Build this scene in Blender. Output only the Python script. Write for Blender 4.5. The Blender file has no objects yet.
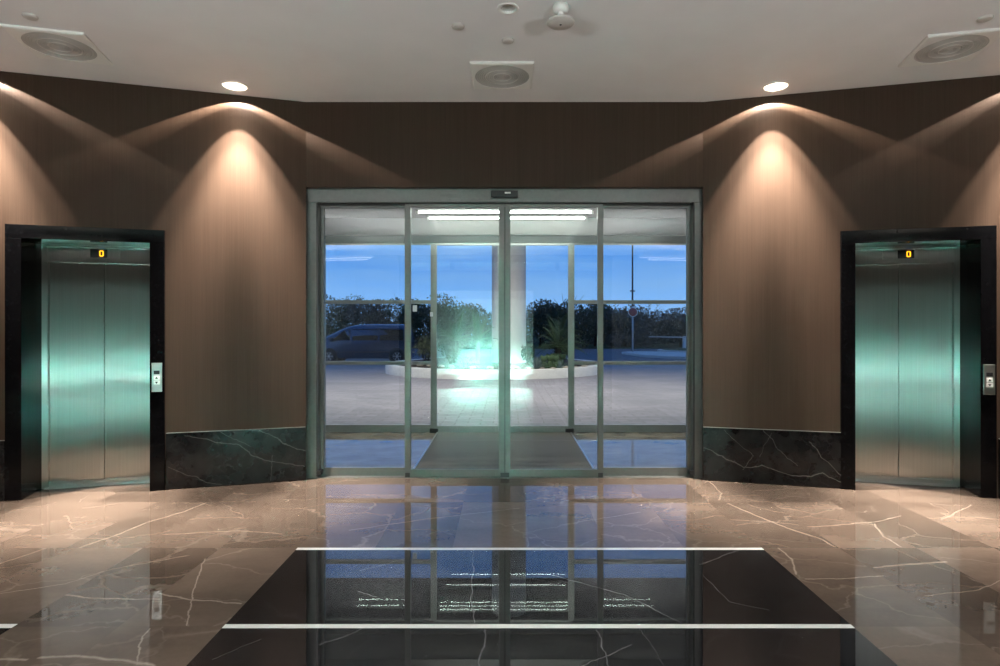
import bpy, bmesh, math, random
from mathutils import Vector, Matrix
random.seed(7)
PI = math.pi
scene = bpy.context.scene
COL = scene.collection

# ------------------------------------------------------------------ helpers
class MB:
    """collects shapes, then links them as ONE mesh object"""
    def __init__(self):
        self.bm = bmesh.new()
    def box(self, x0, x1, y0, y1, z0, z1):
        v = [self.bm.verts.new(p) for p in ((x0,y0,z0),(x1,y0,z0),(x1,y1,z0),(x0,y1,z0),(x0,y0,z1),(x1,y0,z1),(x1,y1,z1),(x0,y1,z1))]
        for f in ((0,3,2,1),(4,5,6,7),(0,1,5,4),(1,2,6,5),(2,3,7,6),(3,0,4,7)):
            self.bm.faces.new([v[i] for i in f])
        return self
    def bar(self, a, b, w, h=None):
        """rectangular bar from a to b"""
        a, b = Vector(a), Vector(b); h = h or w
        d = (b-a).normalized()
        s = d.cross(Vector((0,0,1)))
        s = Vector((1,0,0)) if s.length < 1e-4 else s.normalized()
        u = s.cross(d)
        vs = []
        for p in (a, b):
            for sx, sy in ((-1,-1),(1,-1),(1,1),(-1,1)):
                vs.append(self.bm.verts.new(p + s*sx*w/2 + u*sy*h/2))
        for f in ((0,1,2,3),(7,6,5,4),(0,4,5,1),(1,5,6,2),(2,6,7,3),(3,7,4,0)):
            self.bm.faces.new([vs[i] for i in f])
        return self
    def prism(self, pts, axis, a, b):
        """polygon pts (2-D) extruded along axis ('x','y','z') from a to b"""
        def P(p, t):
            return {'x': (t,p[0],p[1]), 'y': (p[0],t,p[1]), 'z': (p[0],p[1],t)}[axis]
        lo = [self.bm.verts.new(P(p,a)) for p in pts]
        hi = [self.bm.verts.new(P(p,b)) for p in pts]
        n = len(pts)
        self.bm.faces.new(lo[::-1]); self.bm.faces.new(hi)
        for i in range(n):
            self.bm.faces.new([lo[i], lo[(i+1)%n], hi[(i+1)%n], hi[i]])
        return self
    def lathe(self, prof, c=(0,0,0), n=32, axis='z', smooth=True):
        """profile (r, h) turned about an axis through c"""
        rings = []
        for r, h in prof:
            if r < 1e-6:
                rings.append([self.bm.verts.new(self._ax(c, 0, 0, h, axis))])
            else:
                rings.append([self.bm.verts.new(self._ax(c, r*math.cos(2*PI*i/n), r*math.sin(2*PI*i/n), h, axis)) for i in range(n)])
        for A, B in zip(rings, rings[1:]):
            for i in range(n):
                j = (i+1) % n
                if len(A) == 1 and len(B) == 1: continue
                if len(A) == 1: f = self.bm.faces.new([A[0], B[i], B[j]])
                elif len(B) == 1: f = self.bm.faces.new([A[i], B[0], A[j]])
                else: f = self.bm.faces.new([A[i], B[i], B[j], A[j]])
                f.smooth = smooth
        return self
    def _ax(self, c, x, y, h, axis):
        if axis == 'z': return (c[0]+x, c[1]+y, c[2]+h)
        if axis == 'y': return (c[0]+x, c[1]+h, c[2]+y)
        return (c[0]+h, c[1]+x, c[2]+y)
    def tube(self, pts, rad, n=10):
        rings = []
        for k, p in enumerate(pts):
            p = Vector(p)
            a = Vector(pts[max(k-1,0)]); b = Vector(pts[min(k+1,len(pts)-1)])
            d = (b-a).normalized()
            s = d.cross(Vector((0,0,1)))
            s = Vector((1,0,0)) if s.length < 1e-3 else s.normalized()
            u = s.cross(d)
            r = rad[k] if isinstance(rad, (list, tuple)) else rad
            rings.append([self.bm.verts.new(p + s*r*math.cos(2*PI*i/n) + u*r*math.sin(2*PI*i/n)) for i in range(n)])
        for A, B in zip(rings, rings[1:]):
            for i in range(n):
                self.bm.faces.new([A[i], A[(i+1)%n], B[(i+1)%n], B[i]]).smooth = True
        self.bm.faces.new(rings[0][::-1]); self.bm.faces.new(rings[-1])
        return self
    def poly(self, pts):
        self.bm.faces.new([self.bm.verts.new(p) for p in pts]); return self
    def build(self, name, mat, parent=None, loc=None, rz=0, bevel=0, recalc=True):
        if recalc: bmesh.ops.recalc_face_normals(self.bm, faces=self.bm.faces[:])
        me = bpy.data.meshes.new(name)
        self.bm.to_mesh(me); self.bm.free()
        if mat: me.materials.append(mat)
        o = bpy.data.objects.new(name, me); COL.objects.link(o)
        if parent: o.parent = parent
        if loc: o.location = loc
        if rz: o.rotation_euler.z = rz
        if bevel:
            m = o.modifiers.new('edge', 'BEVEL'); m.width = bevel; m.segments = 2; m.limit_method = 'ANGLE'
        return o

def tag(o, label=None, cat=None, group=None, kind=None):
    if label: o['label'] = label
    if cat: o['category'] = cat
    if group: o['group'] = group
    if kind: o['kind'] = kind
    return o
def empty(name, loc=(0,0,0), rz=0):
    o = bpy.data.objects.new(name, None); COL.objects.link(o)
    o.location = loc; o.rotation_euler.z = rz; o.empty_display_size = .1
    return o
def copy_tree(o, parent=None):
    c = o.copy(); COL.objects.link(c)
    if parent: c.parent = parent
    for ch in list(o.children): copy_tree(ch, c)
    return c
def structure(o, label, cat): return tag(o, label, cat, kind='structure')

# ------------------------------------------------------------------ materials
class NT:
    def __init__(self, name):
        self.m = bpy.data.materials.new(name); self.m.use_nodes = True
        self.t = self.m.node_tree; self.n = self.t.nodes
        self.b = self.n['Principled BSDF']; self.out = self.n['Material Output']
    def add(self, typ, ins=None, **props):
        nd = self.n.new(typ)
        for k, v in props.items(): setattr(nd, k, v)
        for k, v in (ins or {}).items(): self.set(nd.inputs[k], v)
        return nd
    def set(self, sock, v):
        if isinstance(v, bpy.types.NodeSocket): self.t.links.new(v, sock)
        else: sock.default_value = v
    def math(self, op, a, b=None, c=None, clamp=False):
        nd = self.add('ShaderNodeMath', operation=op, use_clamp=clamp)
        for i, v in enumerate((a, b, c)):
            if v is not None: self.set(nd.inputs[i], v)
        return nd.outputs[0]
    def vmath(self, op, a, b=None, out=0):
        nd = self.add('ShaderNodeVectorMath', operation=op)
        self.set(nd.inputs[0], a)
        if b is not None: self.set(nd.inputs[1], b)
        return nd.outputs[out]
    def mix(self, f, a, b):
        nd = self.add('ShaderNodeMix', data_type='RGBA')
        self.set(nd.inputs[0], f); self.set(nd.inputs[6], a); self.set(nd.inputs[7], b)
        return nd.outputs[2]
    def noise(self, vec, scale, detail=2, rough=.5, out=0):
        nd = self.add('ShaderNodeTexNoise', {'Vector': vec, 'Scale': scale, 'Detail': detail, 'Roughness': rough})
        return nd.outputs[out]
    def ramp(self, f, stops):
        nd = self.add('ShaderNodeValToRGB', {'Fac': f}); e = nd.color_ramp.elements
        while len(e) < len(stops): e.new(.5)
        for k, (p, c) in enumerate(stops):
            e[k].position = p; e[k].color = c if len(c) == 4 else (*c, 1)
        return nd.outputs[0]
    def obj(self): return self.add('ShaderNodeTexCoord').outputs['Object']
    def geo(self): return self.add('ShaderNodeNewGeometry').outputs['Position']
    def bump(self, h, strength=.2, dist=.01):
        self.set(self.b.inputs['Normal'], self.add('ShaderNodeBump', {'Height': h, 'Strength': strength, 'Distance': dist}).outputs[0])
    def veins(self, p2, segs):
        """mask of veins: p2 is a flattened (x,y,0) vector; segs = [(points, width scale)]"""
        acc = None
        for pts, w in segs:
            for A, B in zip(pts, pts[1:]):
                a = Vector((A[0],A[1],0)); ab = Vector((B[0],B[1],0)) - a
                pa = self.vmath('SUBTRACT', p2, tuple(a))
                t = self.math('MULTIPLY', self.vmath('DOT_PRODUCT', pa, tuple(ab), out=1), 1/max(ab.length_squared,1e-6), clamp=True)
                q = self.add('ShaderNodeVectorMath', {0: tuple(ab)}, operation='SCALE'); self.set(q.inputs['Scale'], t)
                d = self.vmath('DISTANCE', pa, q.outputs[0], out=1)
                k = self.math('DIVIDE', d, .007*w)
                acc = k if acc is None else self.math('MINIMUM', acc, k)
        return self.math('SUBTRACT', 1, acc, clamp=True)

def simple(name, col, rough=.5, metal=0, spec=.5, noise=0, nscale=8, emit=None, estr=0, coat=0):
    k = NT(name)
    k.b.inputs['Roughness'].default_value = rough; k.b.inputs['Metallic'].default_value = metal
    k.b.inputs['Specular IOR Level'].default_value = spec; k.b.inputs['Coat Weight'].default_value = coat
    if noise:
        n = k.noise(k.obj(), nscale, 4)
        lo = tuple(c*(1-noise) for c in col); hi = tuple(min(1, c*(1+noise)) for c in col)
        k.set(k.b.inputs['Base Color'], k.ramp(n, [(.3, lo), (.7, hi)]))
    else: k.b.inputs['Base Color'].default_value = (*col, 1)
    if emit:
        k.b.inputs['Emission Color'].default_value = (*emit, 1); k.b.inputs['Emission Strength'].default_value = estr
    return k.m

BROWN_VEINS = [([(-2.898, 3.971), (-2.812, 4.219), (-2.755, 4.477), (-2.618, 4.756), (-2.557, 4.986)], 1.2),
    ([(-3.209, 3.71), (-3.115, 3.971)], 1),
    ([(-2.468, 3.274), (-2.249, 3.232), (-1.908, 3.226)], 1.3),
    ([(-1.951, 3.299), (-1.736, 3.214), (-1.44, 3.179)], 1.4),
    ([(-1.953, 3.782), (-1.741, 3.244), (-1.605, 2.935)], 0.9),
    ([(-1.774, 2.915), (-1.72, 2.742), (-1.638, 2.604)], 0.9),
    ([(-2.112, 2.651), (-1.968, 2.659), (-1.712, 2.635), (-1.562, 2.588)], 2),
    ([(-2.286, 2.643), (-2.162, 2.635)], 2),
    ([(-2.843, 3.287), (-2.574, 3.414), (-2.442, 3.626), (-2.079, 3.849)], 0.7),
    ([(-2.478, 4.227), (-1.975, 4.312), (-1.63, 4.239)], 0.8),
    ([(1.886, 4.969), (2.005, 4.618), (2.094, 4.374), (2.229, 4.139), (2.243, 3.989)], 1.3),
    ([(2.81, 4.454), (2.711, 4.207), (2.693, 3.989)], 1.3),
    ([(1.853, 3.971), (1.844, 3.773), (1.761, 3.553)], 1.3),
    ([(1.78, 3.482), (2.074, 3.496), (2.269, 3.53)], 1),
    ([(2.3, 3.647), (2.508, 3.687), (2.809, 3.734)], 1.8),
    ([(2.265, 4.388), (2.838, 4.5), (3.135, 4.643)], 0.9),
    ([(3.396, 4.556), (3.919, 4.93)], 1),
    ([(1.974, 5.661), (1.94, 5.254), (1.847, 5.072)], 1),
    ([(1.752, 4.556), (2.054, 4.5), (2.212, 4.432)], 0.6),
    ([(2.336, 3.262), (2.703, 3.337), (3.048, 3.538)], 0.5),
    ([(-1.153, 4.323), (-0.668, 4.547), (0.116, 4.848)], 0.7),
    ([(0.409, 4.432), (1.086, 4.743)], 0.6)]
BLACK_VEINS = [([(-0.214, 3.905), (-0.196, 3.274), (-0.162, 2.955)], 0.5),
    ([(-0.104, 2.9), (-0.119, 2.588)], 0.8),
    ([(0.451, 2.9), (0.456, 2.588)], 0.8),
    ([(0.336, 2.588), (0.592, 2.759)], 0.6),
    ([(-0.877, 2.759), (-0.714, 2.9)], 0.9),
    ([(0.298, 3.524), (0.66, 3.274), (0.887, 2.965)], 0.6),
    ([(-0.839, 3.316), (-0.717, 3.25)], 0.8),
    ([(-0.898, 3.596), (-0.662, 3.782)], 0.5),
    ([(1.216, 3.687), (1.595, 3.953)], 0.8),
    ([(1.188, 3.582), (1.22, 3.191), (1.392, 3.09)], 0.5),
    ([(-1.333, 2.635), (-1.179, 2.804)], 0.4),
    ([(0.666, 2.906), (0.704, 2.588)], 0.35)]

TW, TD, TX, TY = .525, 1.04, -1.414, 3.97      # marble tile width, length, and where the joints fall

def floor_marble(name, lo, hi, vein, segs, veinfac, tilevar, rough, general, ior):
    k = NT(name)
    P = k.geo()
    sep = k.add('ShaderNodeSeparateXYZ', {0: P})
    gx = k.math('DIVIDE', k.math('SUBTRACT', sep.outputs[0], TX), TW)
    gy = k.math('DIVIDE', k.math('SUBTRACT', sep.outputs[1], TY), TD)
    cell = k.add('ShaderNodeCombineXYZ', {0: k.math('FLOOR', gx), 1: k.math('FLOOR', gy), 2: 3.3}).outputs[0]
    wn = k.add('ShaderNodeTexWhiteNoise', {'Vector': cell})
    off = k.add('ShaderNodeVectorMath', {0: wn.outputs['Color']}, operation='SCALE'); off.inputs['Scale'].default_value = 30
    q = k.vmath('ADD', P, off.outputs[0])
    # cloudy body of the stone, drawn out along each slab
    st = k.vmath('MULTIPLY', q, (.9, 2.2, 1))
    cloud = k.noise(st, 1.5, 4, .55)
    fine = k.noise(q, 34, 3, .6)
    body = k.math('ADD', k.math('MULTIPLY', cloud, .8), k.math('MULTIPLY', fine, .2))
    col = k.ramp(body, [(.22, lo), (.74, hi)])
    tv = k.math('MULTIPLY_ADD', wn.outputs['Value'], tilevar, 1-tilevar*.55)
    sc = k.add('ShaderNodeVectorMath', {0: col}, operation='SCALE'); k.set(sc.inputs['Scale'], tv)
    col = sc.outputs[0]
    # faint hair veins everywhere
    wq = k.vmath('ADD', k.vmath('MULTIPLY', q, (1,1.6,1)), k.vmath('MULTIPLY', k.noise(q, 2.4, 4, .6, out=1), (.55,.55,0)))
    vor = k.add('ShaderNodeTexVoronoi', {'Vector': wq, 'Scale': 1.15}, feature='DISTANCE_TO_EDGE')
    hair = k.math('SUBTRACT', 1, k.math('DIVIDE', vor.outputs['Distance'], .014), clamp=True)
    hair = k.math('MULTIPLY', hair, k.math('MULTIPLY', k.noise(q, 1.3, 2), general))
    col = k.mix(hair, col, vein)
    # the strong single veins
    wob = k.vmath('MULTIPLY', k.vmath('SUBTRACT', k.noise(P, 7, 4, .6, out=1), (.5,.5,.5)), (.05,.05,0))
    p2 = k.vmath('MULTIPLY', k.vmath('ADD', P, wob), (1,1,0))
    vm = k.math('MULTIPLY', k.veins(p2, segs), k.math('MULTIPLY_ADD', k.noise(P, 9, 3), .9, .4), clamp=True)
    col = k.mix(k.math('MULTIPLY', vm, veinfac), col, vein)
    # joints
    def joint(g, size):
        f = k.math('FRACT', g)
        d = k.math('MINIMUM', f, k.math('SUBTRACT', 1, f))
        return k.math('LESS_THAN', d, .0016/size)
    j = k.math('MAXIMUM', joint(gx, TW), joint(gy, TD))
    col = k.mix(k.math('MULTIPLY', j, .5), col, tuple(c*.55 for c in hi[:3]) + (1,))
    k.set(k.b.inputs['Base Color'], col)
    k.b.inputs['Roughness'].default_value = rough
    k.b.inputs['IOR'].default_value = ior
    return k.m

M = {}
M['brown'] = floor_marble('brown_marble', (.072,.052,.040,1), (.150,.114,.089,1), (.62,.53,.44,1), BROWN_VEINS, .45, .5, 0, .2, 1.46)
M['black_floor'] = floor_marble('black_marble_floor', (.006,.006,.007,1), (.016,.016,.017,1), (.33,.33,.33,1), BLACK_VEINS, .4, .2, 0, .06, 1.85)
M['white_strip'] = simple('white_marble_strip', (.78,.77,.74), .12)

def base_marble():
    k = NT('black_veined_marble')
    P = k.obj()
    wob = k.vmath('MULTIPLY', k.vmath('SUBTRACT', k.noise(P, 5, 4, .6, out=1), (.5,.5,.5)), (.09,0,.09))
    s = k.add('ShaderNodeSeparateXYZ', {0: k.vmath('ADD', P, wob)})
    p2 = k.add('ShaderNodeCombineXYZ', {0: s.outputs[0], 1: s.outputs[2]}).outputs[0]
    seg = [([(-1.05,.50),(-.80,.41),(-.62,.40),(-.48,.27),(-.3,.2),(-.02,.14)], .7), ([(-.42,.52),(-.2,.37),(0,.30)], .7), ([(-.75,.52),(-.5,.36)], .35),
           ([(-1.2,.2),(-.9,.06),(-.75,.02)], .4), ([(-.30,.27),(-.33,.02)], .4),
           ([(.0,.33),(.15,.26),(.37,.15),(.52,.17),(.8,.10),(.95,.09),(1.05,.14),(1.22,.06)], .8), ([(.55,.52),(.72,.30),(.85,.2)], .4),
           ([(.95,.42),(1.05,.28),(1.22,.13)], .6), ([(.2,.5),(.45,.25),(.37,.13)], .35), ([(.62,.5),(.5,.25)], .3)]
    m = k.math('MULTIPLY', k.veins(p2, seg), .2)
    vor = k.add('ShaderNodeTexVoronoi', {'Vector': k.vmath('ADD', P, k.vmath('MULTIPLY', k.noise(P, 3, 4, .6, out=1), (.5,.5,.5))), 'Scale': 2.6}, feature='DISTANCE_TO_EDGE')
    hair = k.math('SUBTRACT', 1, k.math('DIVIDE', vor.outputs['Distance'], .012), clamp=True)
    m = k.math('MAXIMUM', m, k.math('MULTIPLY', hair, k.math('MULTIPLY', k.noise(P, 2), .03)))
    body = k.ramp(k.noise(P, 6, 5, .6), [(.35, (.006,.006,.007)), (.7, (.016,.016,.016))])
    k.set(k.b.inputs['Base Color'], k.mix(m, body, (.55,.54,.52,1)))
    k.b.inputs['Roughness'].default_value = .06; k.b.inputs['Specular IOR Level'].default_value = .36
    return k.m
M['base'] = base_marble()

def wallpaper():
    k = NT('brown_vinyl_wallcovering')
    P = k.obj()
    st = k.vmath('MULTIPLY', P, (150, 150, 1.5))
    st2 = k.vmath('MULTIPLY', P, (24, 24, .25))
    h = k.math('ADD', k.math('MULTIPLY', k.noise(st, 1, 3), .65), k.math('MULTIPLY', k.noise(st2, 1, 2), .35))
    k.set(k.b.inputs['Base Color'], k.ramp(h, [(.3, (.039,.0240,.0160)), (.7, (.056,.0352,.0240))]))
    k.b.inputs['Roughness'].default_value = .42
    k.b.inputs['Specular IOR Level'].default_value = .12
    k.bump(h, .12, .002)
    return k.m
M['wall'] = wallpaper()

def brushed(name, col, rough=.3, aniso=1.0, tdir=(1,0,0)):
    k = NT(name)
    P = k.obj()
    n = k.noise(k.vmath('MULTIPLY', P, (260, 260, 1.2)), 1, 2)
    lo = tuple(c*.93 for c in col); hi = tuple(min(1,c*1.05) for c in col)
    k.set(k.b.inputs['Base Color'], k.ramp(n, [(.3, lo), (.7, hi)]))
    g = k.add('ShaderNodeBsdfAnisotropic', {'Roughness': rough, 'Anisotropy': -aniso})
    k.set(g.inputs['Color'], k.b.inputs['Base Color'].links[0].from_socket)
    tr = k.add('ShaderNodeVectorTransform', {0: tdir}, vector_type='VECTOR', convert_from='OBJECT', convert_to='WORLD')
    k.set(g.inputs['Tangent'], tr.outputs[0])
    k.n.remove(k.b); k.set(k.out.inputs['Surface'], g.outputs[0])
    return k.m
M['steel'] = brushed('brushed_stainless_steel', (.58,.59,.57), .28, .84)
M['steel_plain'] = simple('satin_steel', (.55,.55,.53), .28, 1)
M['granite'] = simple('polished_black_granite', (.003,.003,.0035), .05, 0, .15, .4, 40)
M['alu'] = simple('grey_anodised_aluminium', (.17,.175,.165), .4, .7, .5, .06, 30)
M['alu_lit'] = simple('tube_lit_aluminium', (.30,.31,.295), .42, .6, .5, .06, 30)  # paler frame metal: the glow of the porch tubes is in the colour
M['alu_dark'] = simple('dark_gap_gasket', (.015,.015,.016), .5)
M['soffit'] = simple('dark_soffit', (.05,.048,.046), .9, 0, .2)
M['alu_out'] = simple('dark_grey_frame_paint', (.075,.08,.078), .45, .4)
M['black_plastic'] = simple('black_plastic', (.012,.012,.013), .35)
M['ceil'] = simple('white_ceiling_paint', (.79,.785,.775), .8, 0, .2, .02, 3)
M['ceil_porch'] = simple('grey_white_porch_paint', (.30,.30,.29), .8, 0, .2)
M['white'] = simple('white_enamel', (.80,.80,.76), .35)
M['grille'] = simple('grey_speaker_mesh', (.42,.41,.38), .6)
M['grey_disc'] = simple('pale_grey_plastic', (.55,.53,.49), .45)
M['chrome'] = simple('polished_reflector', (.8,.8,.78), .12, 1)
M['lamp_hot'] = simple('glowing_halogen_lamp', (.9,.9,.9), .4, emit=(1,.86,.66), estr=22)
M['lamp_dim'] = simple('dim_lamp', (.5,.5,.46), .3, emit=(1,.95,.8), estr=.5)
M['tube_dim'] = simple('glowing_dimmer_tube', (.9,.9,.9), .4, emit=(.93,1,.93), estr=13)
M['tube'] = simple('glowing_fluorescent_tube', (.9,.9,.9), .4, emit=(.93,1,.93), estr=36)
M['digit'] = simple('amber_led_digit', (.3,.15,.01), .4, emit=(1,.40,.01), estr=2.6)
M['matsteel'] = simple('grey_aluminium_mat_strip', (.20,.18,.15), .5, .3)
M['matpile'] = simple('dark_brown_mat_pile', (.075,.066,.054), .95, 0, .1, .3, 120)

def stone_floor():
    k = NT('polished_beige_stone')
    P = k.geo()
    n = k.noise(k.vmath('MULTIPLY', P, (1.2,2,1)), 2.2, 6, .65)
    k.set(k.b.inputs['Base Color'], k.ramp(n, [(.3, (.19,.16,.12)), (.7, (.33,.28,.22))]))
    k.b.inputs['Roughness'].default_value = .05
    return k.m
M['vest_floor'] = stone_floor()

def glass(name, tint, ior=1.5):
    k = NT(name); k.n.remove(k.b)
    tr = k.add('ShaderNodeBsdfTransparent', {0: (*tint, 1)})
    gl = k.add('ShaderNodeBsdfGlossy', {'Color': (1,1,1,1), 'Roughness': 0})
    g = k.add('ShaderNodeNewGeometry')
    c = k.math('ABSOLUTE', k.vmath('DOT_PRODUCT', g.outputs['Normal'], g.outputs['Incoming'], out=1))
    f0 = ((ior-1)/(ior+1))**2
    fr = k.math('MULTIPLY_ADD', k.math('POWER', k.math('SUBTRACT', 1, c, clamp=True), 5), 1-f0, f0)
    ms = k.add('ShaderNodeMixShader', {0: fr, 1: tr.outputs[0], 2: gl.outputs[0]})
    k.set(k.out.inputs['Surface'], ms.outputs[0])
    return k.m
M['glass'] = glass('clear_door_glass', (.955,.98,.97))
M['car_glass'] = simple('dark_car_glass', (.01,.012,.015), .05)

def paving():
    k = NT('pinkish_block_paving')
    P = k.geo()
    br = k.add('ShaderNodeTexBrick', {'Vector': P, 'Color1': (.275,.25,.265,1), 'Color2': (.215,.20,.215,1), 'Mortar': (.15,.135,.14,1), 'Scale': 1, 'Mortar Size': .012, 'Brick Width': .4, 'Row Height': .2})
    n = k.noise(P, .5, 5, .65)
    sc = k.add('ShaderNodeVectorMath', {0: br.outputs[0]}, operation='SCALE'); k.set(sc.inputs['Scale'], k.math('MULTIPLY_ADD', n, .9, .6))
    k.set(k.b.inputs['Base Color'], sc.outputs[0])
    k.b.inputs['Roughness'].default_value = .75
    return k.m
M['paving'] = paving()
M['asphalt'] = simple('grey_asphalt', (.115,.115,.13), .8, 0, .3, .2, 20)
M['kerb'] = simple('pale_concrete_kerb', (.50,.49,.47), .8, 0, .3, .08, 12)
M['planter'] = simple('white_rendered_kerb', (.62,.60,.57), .75, 0, .3, .06, 6)
M['soil'] = simple('dark_soil', (.045,.036,.028), .95, 0, .1, .35, 9)
M['column'] = simple('pale_grey_render', (.66,.64,.63), .8, 0, .3, .04, 4)
M['grass'] = simple('dull_green_turf', (.045,.068,.032), .95, 0, .1, .35, 1.2)
M['render_dark'] = simple('taupe_render', (.17,.155,.14), .85, 0, .3, .05, 5)
M['rock'] = simple('pale_limestone_rock', (.36,.31,.26), .9, 0, .2, .25, 9)
M['bark'] = simple('dark_bark', (.045,.036,.03), .95, 0, .1, .3, 20)
def leafmat(name, a, b):
    k = NT(name)
    w = k.add('ShaderNodeNewGeometry').outputs['Random Per Island']
    k.set(k.b.inputs['Base Color'], k.ramp(w, [(0, a), (1, b)]))
    k.b.inputs['Roughness'].default_value = .6
    return k.m
M['leaf_dark'] = leafmat('dark_evergreen_leaf', (.018,.034,.018), (.045,.066,.032))
M['leaf_brown'] = leafmat('brownish_twig_leaf', (.040,.040,.034), (.072,.066,.052))
M['leaf_olive'] = leafmat('olive_leaf', (.042,.060,.030), (.085,.10,.055))
M['leaf_palm'] = leafmat('palm_leaf', (.030,.065,.022), (.07,.12,.045))
M['leaf_agave'] = leafmat('blue_grey_agave', (.10,.16,.15), (.20,.27,.26))
M['cactus'] = simple('green_cactus_pad', (.05,.09,.04), .6, 0, .3, .2, 9)
M['van_paint'] = simple('dark_blue_car_paint', (.022,.06,.125), .2, .35, .5, coat=.6)
M['tyre'] = simple('black_rubber', (.012,.012,.013), .8)
M['rim'] = simple('silver_wheel_rim', (.55,.56,.58), .3, .8)
M['galv'] = simple('galvanised_pole', (.42,.43,.45), .5, .4)
M['dark_pole'] = simple('dark_painted_pole', (.03,.035,.045), .5)
M['sign_red'] = simple('faded_red_sign', (.42,.09,.07), .5)
M['sign_white'] = simple('white_sign_paint', (.75,.75,.73), .5)
M['sticker'] = simple('white_sticker', (.72,.72,.74), .5)
M['opal'] = simple('lit_opal_panel', (.9,.9,.9), .4, emit=(.90,1,.97), estr=14)
M['dark_wood'] = simple('dark_wood_veneer', (.055,.036,.026), .35, 0, .4, .25, 5)
M['plaster'] = simple('white_plaster', (.78,.78,.77), .7)
M['pend'] = simple('lit_pendant_diffuser', (.9,.9,.9), .4, emit=(1,.90,.78), estr=3)

# ------------------------------------------------------------------ room frame
CZ = 3.708                      # ceiling height
FY = 5.74                       # front wall plane
PL, PR = (-1.962, FY), (1.933, FY)
AL, AR = math.radians(16.14), math.radians(-14.4)
def wl(x, y, z=0):              # local point on the left wall frame -> world (x runs towards the door, so x<0)
    return Vector((PL[0] + x*math.cos(AL) - y*math.sin(AL), PL[1] + x*math.sin(AL) + y*math.cos(AL), z))
def wr(x, y, z=0):
    return Vector((PR[0] + x*math.cos(AR) - y*math.sin(AR), PR[1] + x*math.sin(AR) + y*math.cos(AR), z))
WLEN = 4.6
cornL, cornR = wl(-WLEN, 0), wr(WLEN, 0)
BY = -6.2
# floor: brown marble, black marble field and white strips as neighbouring structures on one level
BX0, BX1 = TX, TX + 6*TW
rows = [TY - TD*i for i in range(0, 10)]
fl = MB()
poly = [(cornL.x-.1, BY-.2), (cornR.x+.1, BY-.2), (cornR.x+.1, cornR.y+.1), (PR[0]+.6, PR[1]+.35), (PL[0]-.6, PL[1]+.35), (cornL.x-.1, cornL.y+.1)]
poly = [(cornL.x-.1, BY-.2), (cornR.x+.1, BY-.2), (cornR.x+.1, 5.95), (cornL.x-.1, 5.95)]
fl.prism(poly, 'z', -.12, 0)
structure(fl.build('floor', M['brown']), 'polished brown veined marble tile floor of the lobby', 'floor')
bk = MB(); bk.prism([(BX0,BY+1.6),(BX1,BY+1.6),(BX1,TY),(BX0,TY)], 'z', -.02, .0012)
structure(bk.build('floor_black_field', M['black_floor']), 'black polished marble field set into the brown floor before the glass doors', 'floor')
ws = MB()
for y in rows[:9]:
    if y > BY+1.7: ws.box(BX0, BX1, y-.036 if y == TY else y-.019, y if y == TY else y+.019, .0008, .0022)
structure(ws.build('trim_1', M['white_strip']), 'thin white stone strips crossing the central black marble field', 'floor strip')
bk = MB(); bx1 = TX - 2*TW; bk.prism([(bx1-3*TW,BY+1.6),(bx1,BY+1.6),(bx1,rows[1]+.02),(bx1-3*TW,rows[1]+.02)], 'z', -.02, .0012)
structure(bk.build('floor_black_corner', M['black_floor']), 'second black marble field showing only its corner at the left edge', 'floor')
ws = MB()
for y in rows[1:9]:
    if y > BY+1.7: ws.box(bx1-3*TW, bx1, y-.017, y+.021, .0008, .0022)
structure(ws.build('trim_2', M['white_strip']), 'white stone strip across the corner of the left black marble field', 'floor strip')

# ceiling with real holes for the recessed lamps
LAMP_L = [.606 + 2.06*i for i in range(3)]
LAMP_R = [.62 + 2.16*i for i in range(2)]
wash = [(wl(-u, -.222), 'l', u) for u in LAMP_L if u < WLEN-.1] + [(wr(u, -.224), 'r', u) for u in LAMP_R]
hall = [Vector((x, y, 0)) for y in (4.056, 1.2, -1.6) for x in ((.014,) if y > 4 else (-3.2, .014, 3.2))]  # the rows behind the first lamp are unseen, added to brighten floor and ceiling
holes = [(p.x, p.y, .1) for p, _, _ in wash] + [(p.x, p.y, .055 if p.y > 4 else .075) for p in hall]
bm = bmesh.new()
outer = [(cornL.x-.1, BY-.2), (cornR.x+.1, BY-.2), (cornR.x+.1, cornR.y+.05), (PR[0]+.02, FY+.12), (PL[0]-.02, FY+.12), (cornL.x-.1, cornL.y+.05)]
def loop(pts):
    vs = [bm.verts.new((x, y, CZ)) for x, y in pts]
    return [bm.edges.new((vs[i], vs[(i+1) % len(vs)])) for i in range(len(vs))]
ed = loop(outer)
for x, y, r in holes: ed += loop([(x+r*math.cos(2*PI*i/28), y+r*math.sin(2*PI*i/28)) for i in range(28)])
bmesh.ops.triangle_fill(bm, use_beauty=True, use_dissolve=False, edges=ed)
me = bpy.data.meshes.new('ceiling'); 
bmesh.ops.recalc_face_normals(bm, faces=bm.faces[:])
for f in bm.faces:
    if f.normal.z > 0: f.normal_flip()
bm.to_mesh(me); bm.free(); me.materials.append(M['ceil'])
co = bpy.data.objects.new('ceiling', me); COL.objects.link(co)
sm = co.modifiers.new('thick', 'SOLIDIFY'); sm.thickness = .012; sm.offset = -1
structure(co, 'flat white painted lobby ceiling', 'ceiling')
rs = MB(); rs.box(cornL.x-.2, cornR.x+.2, BY-.3, FY+.3, CZ+.3, CZ+.4)
structure(rs.build('ceiling_slab', M['render_dark']), 'structural slab above the lobby ceiling', 'ceiling')

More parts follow.
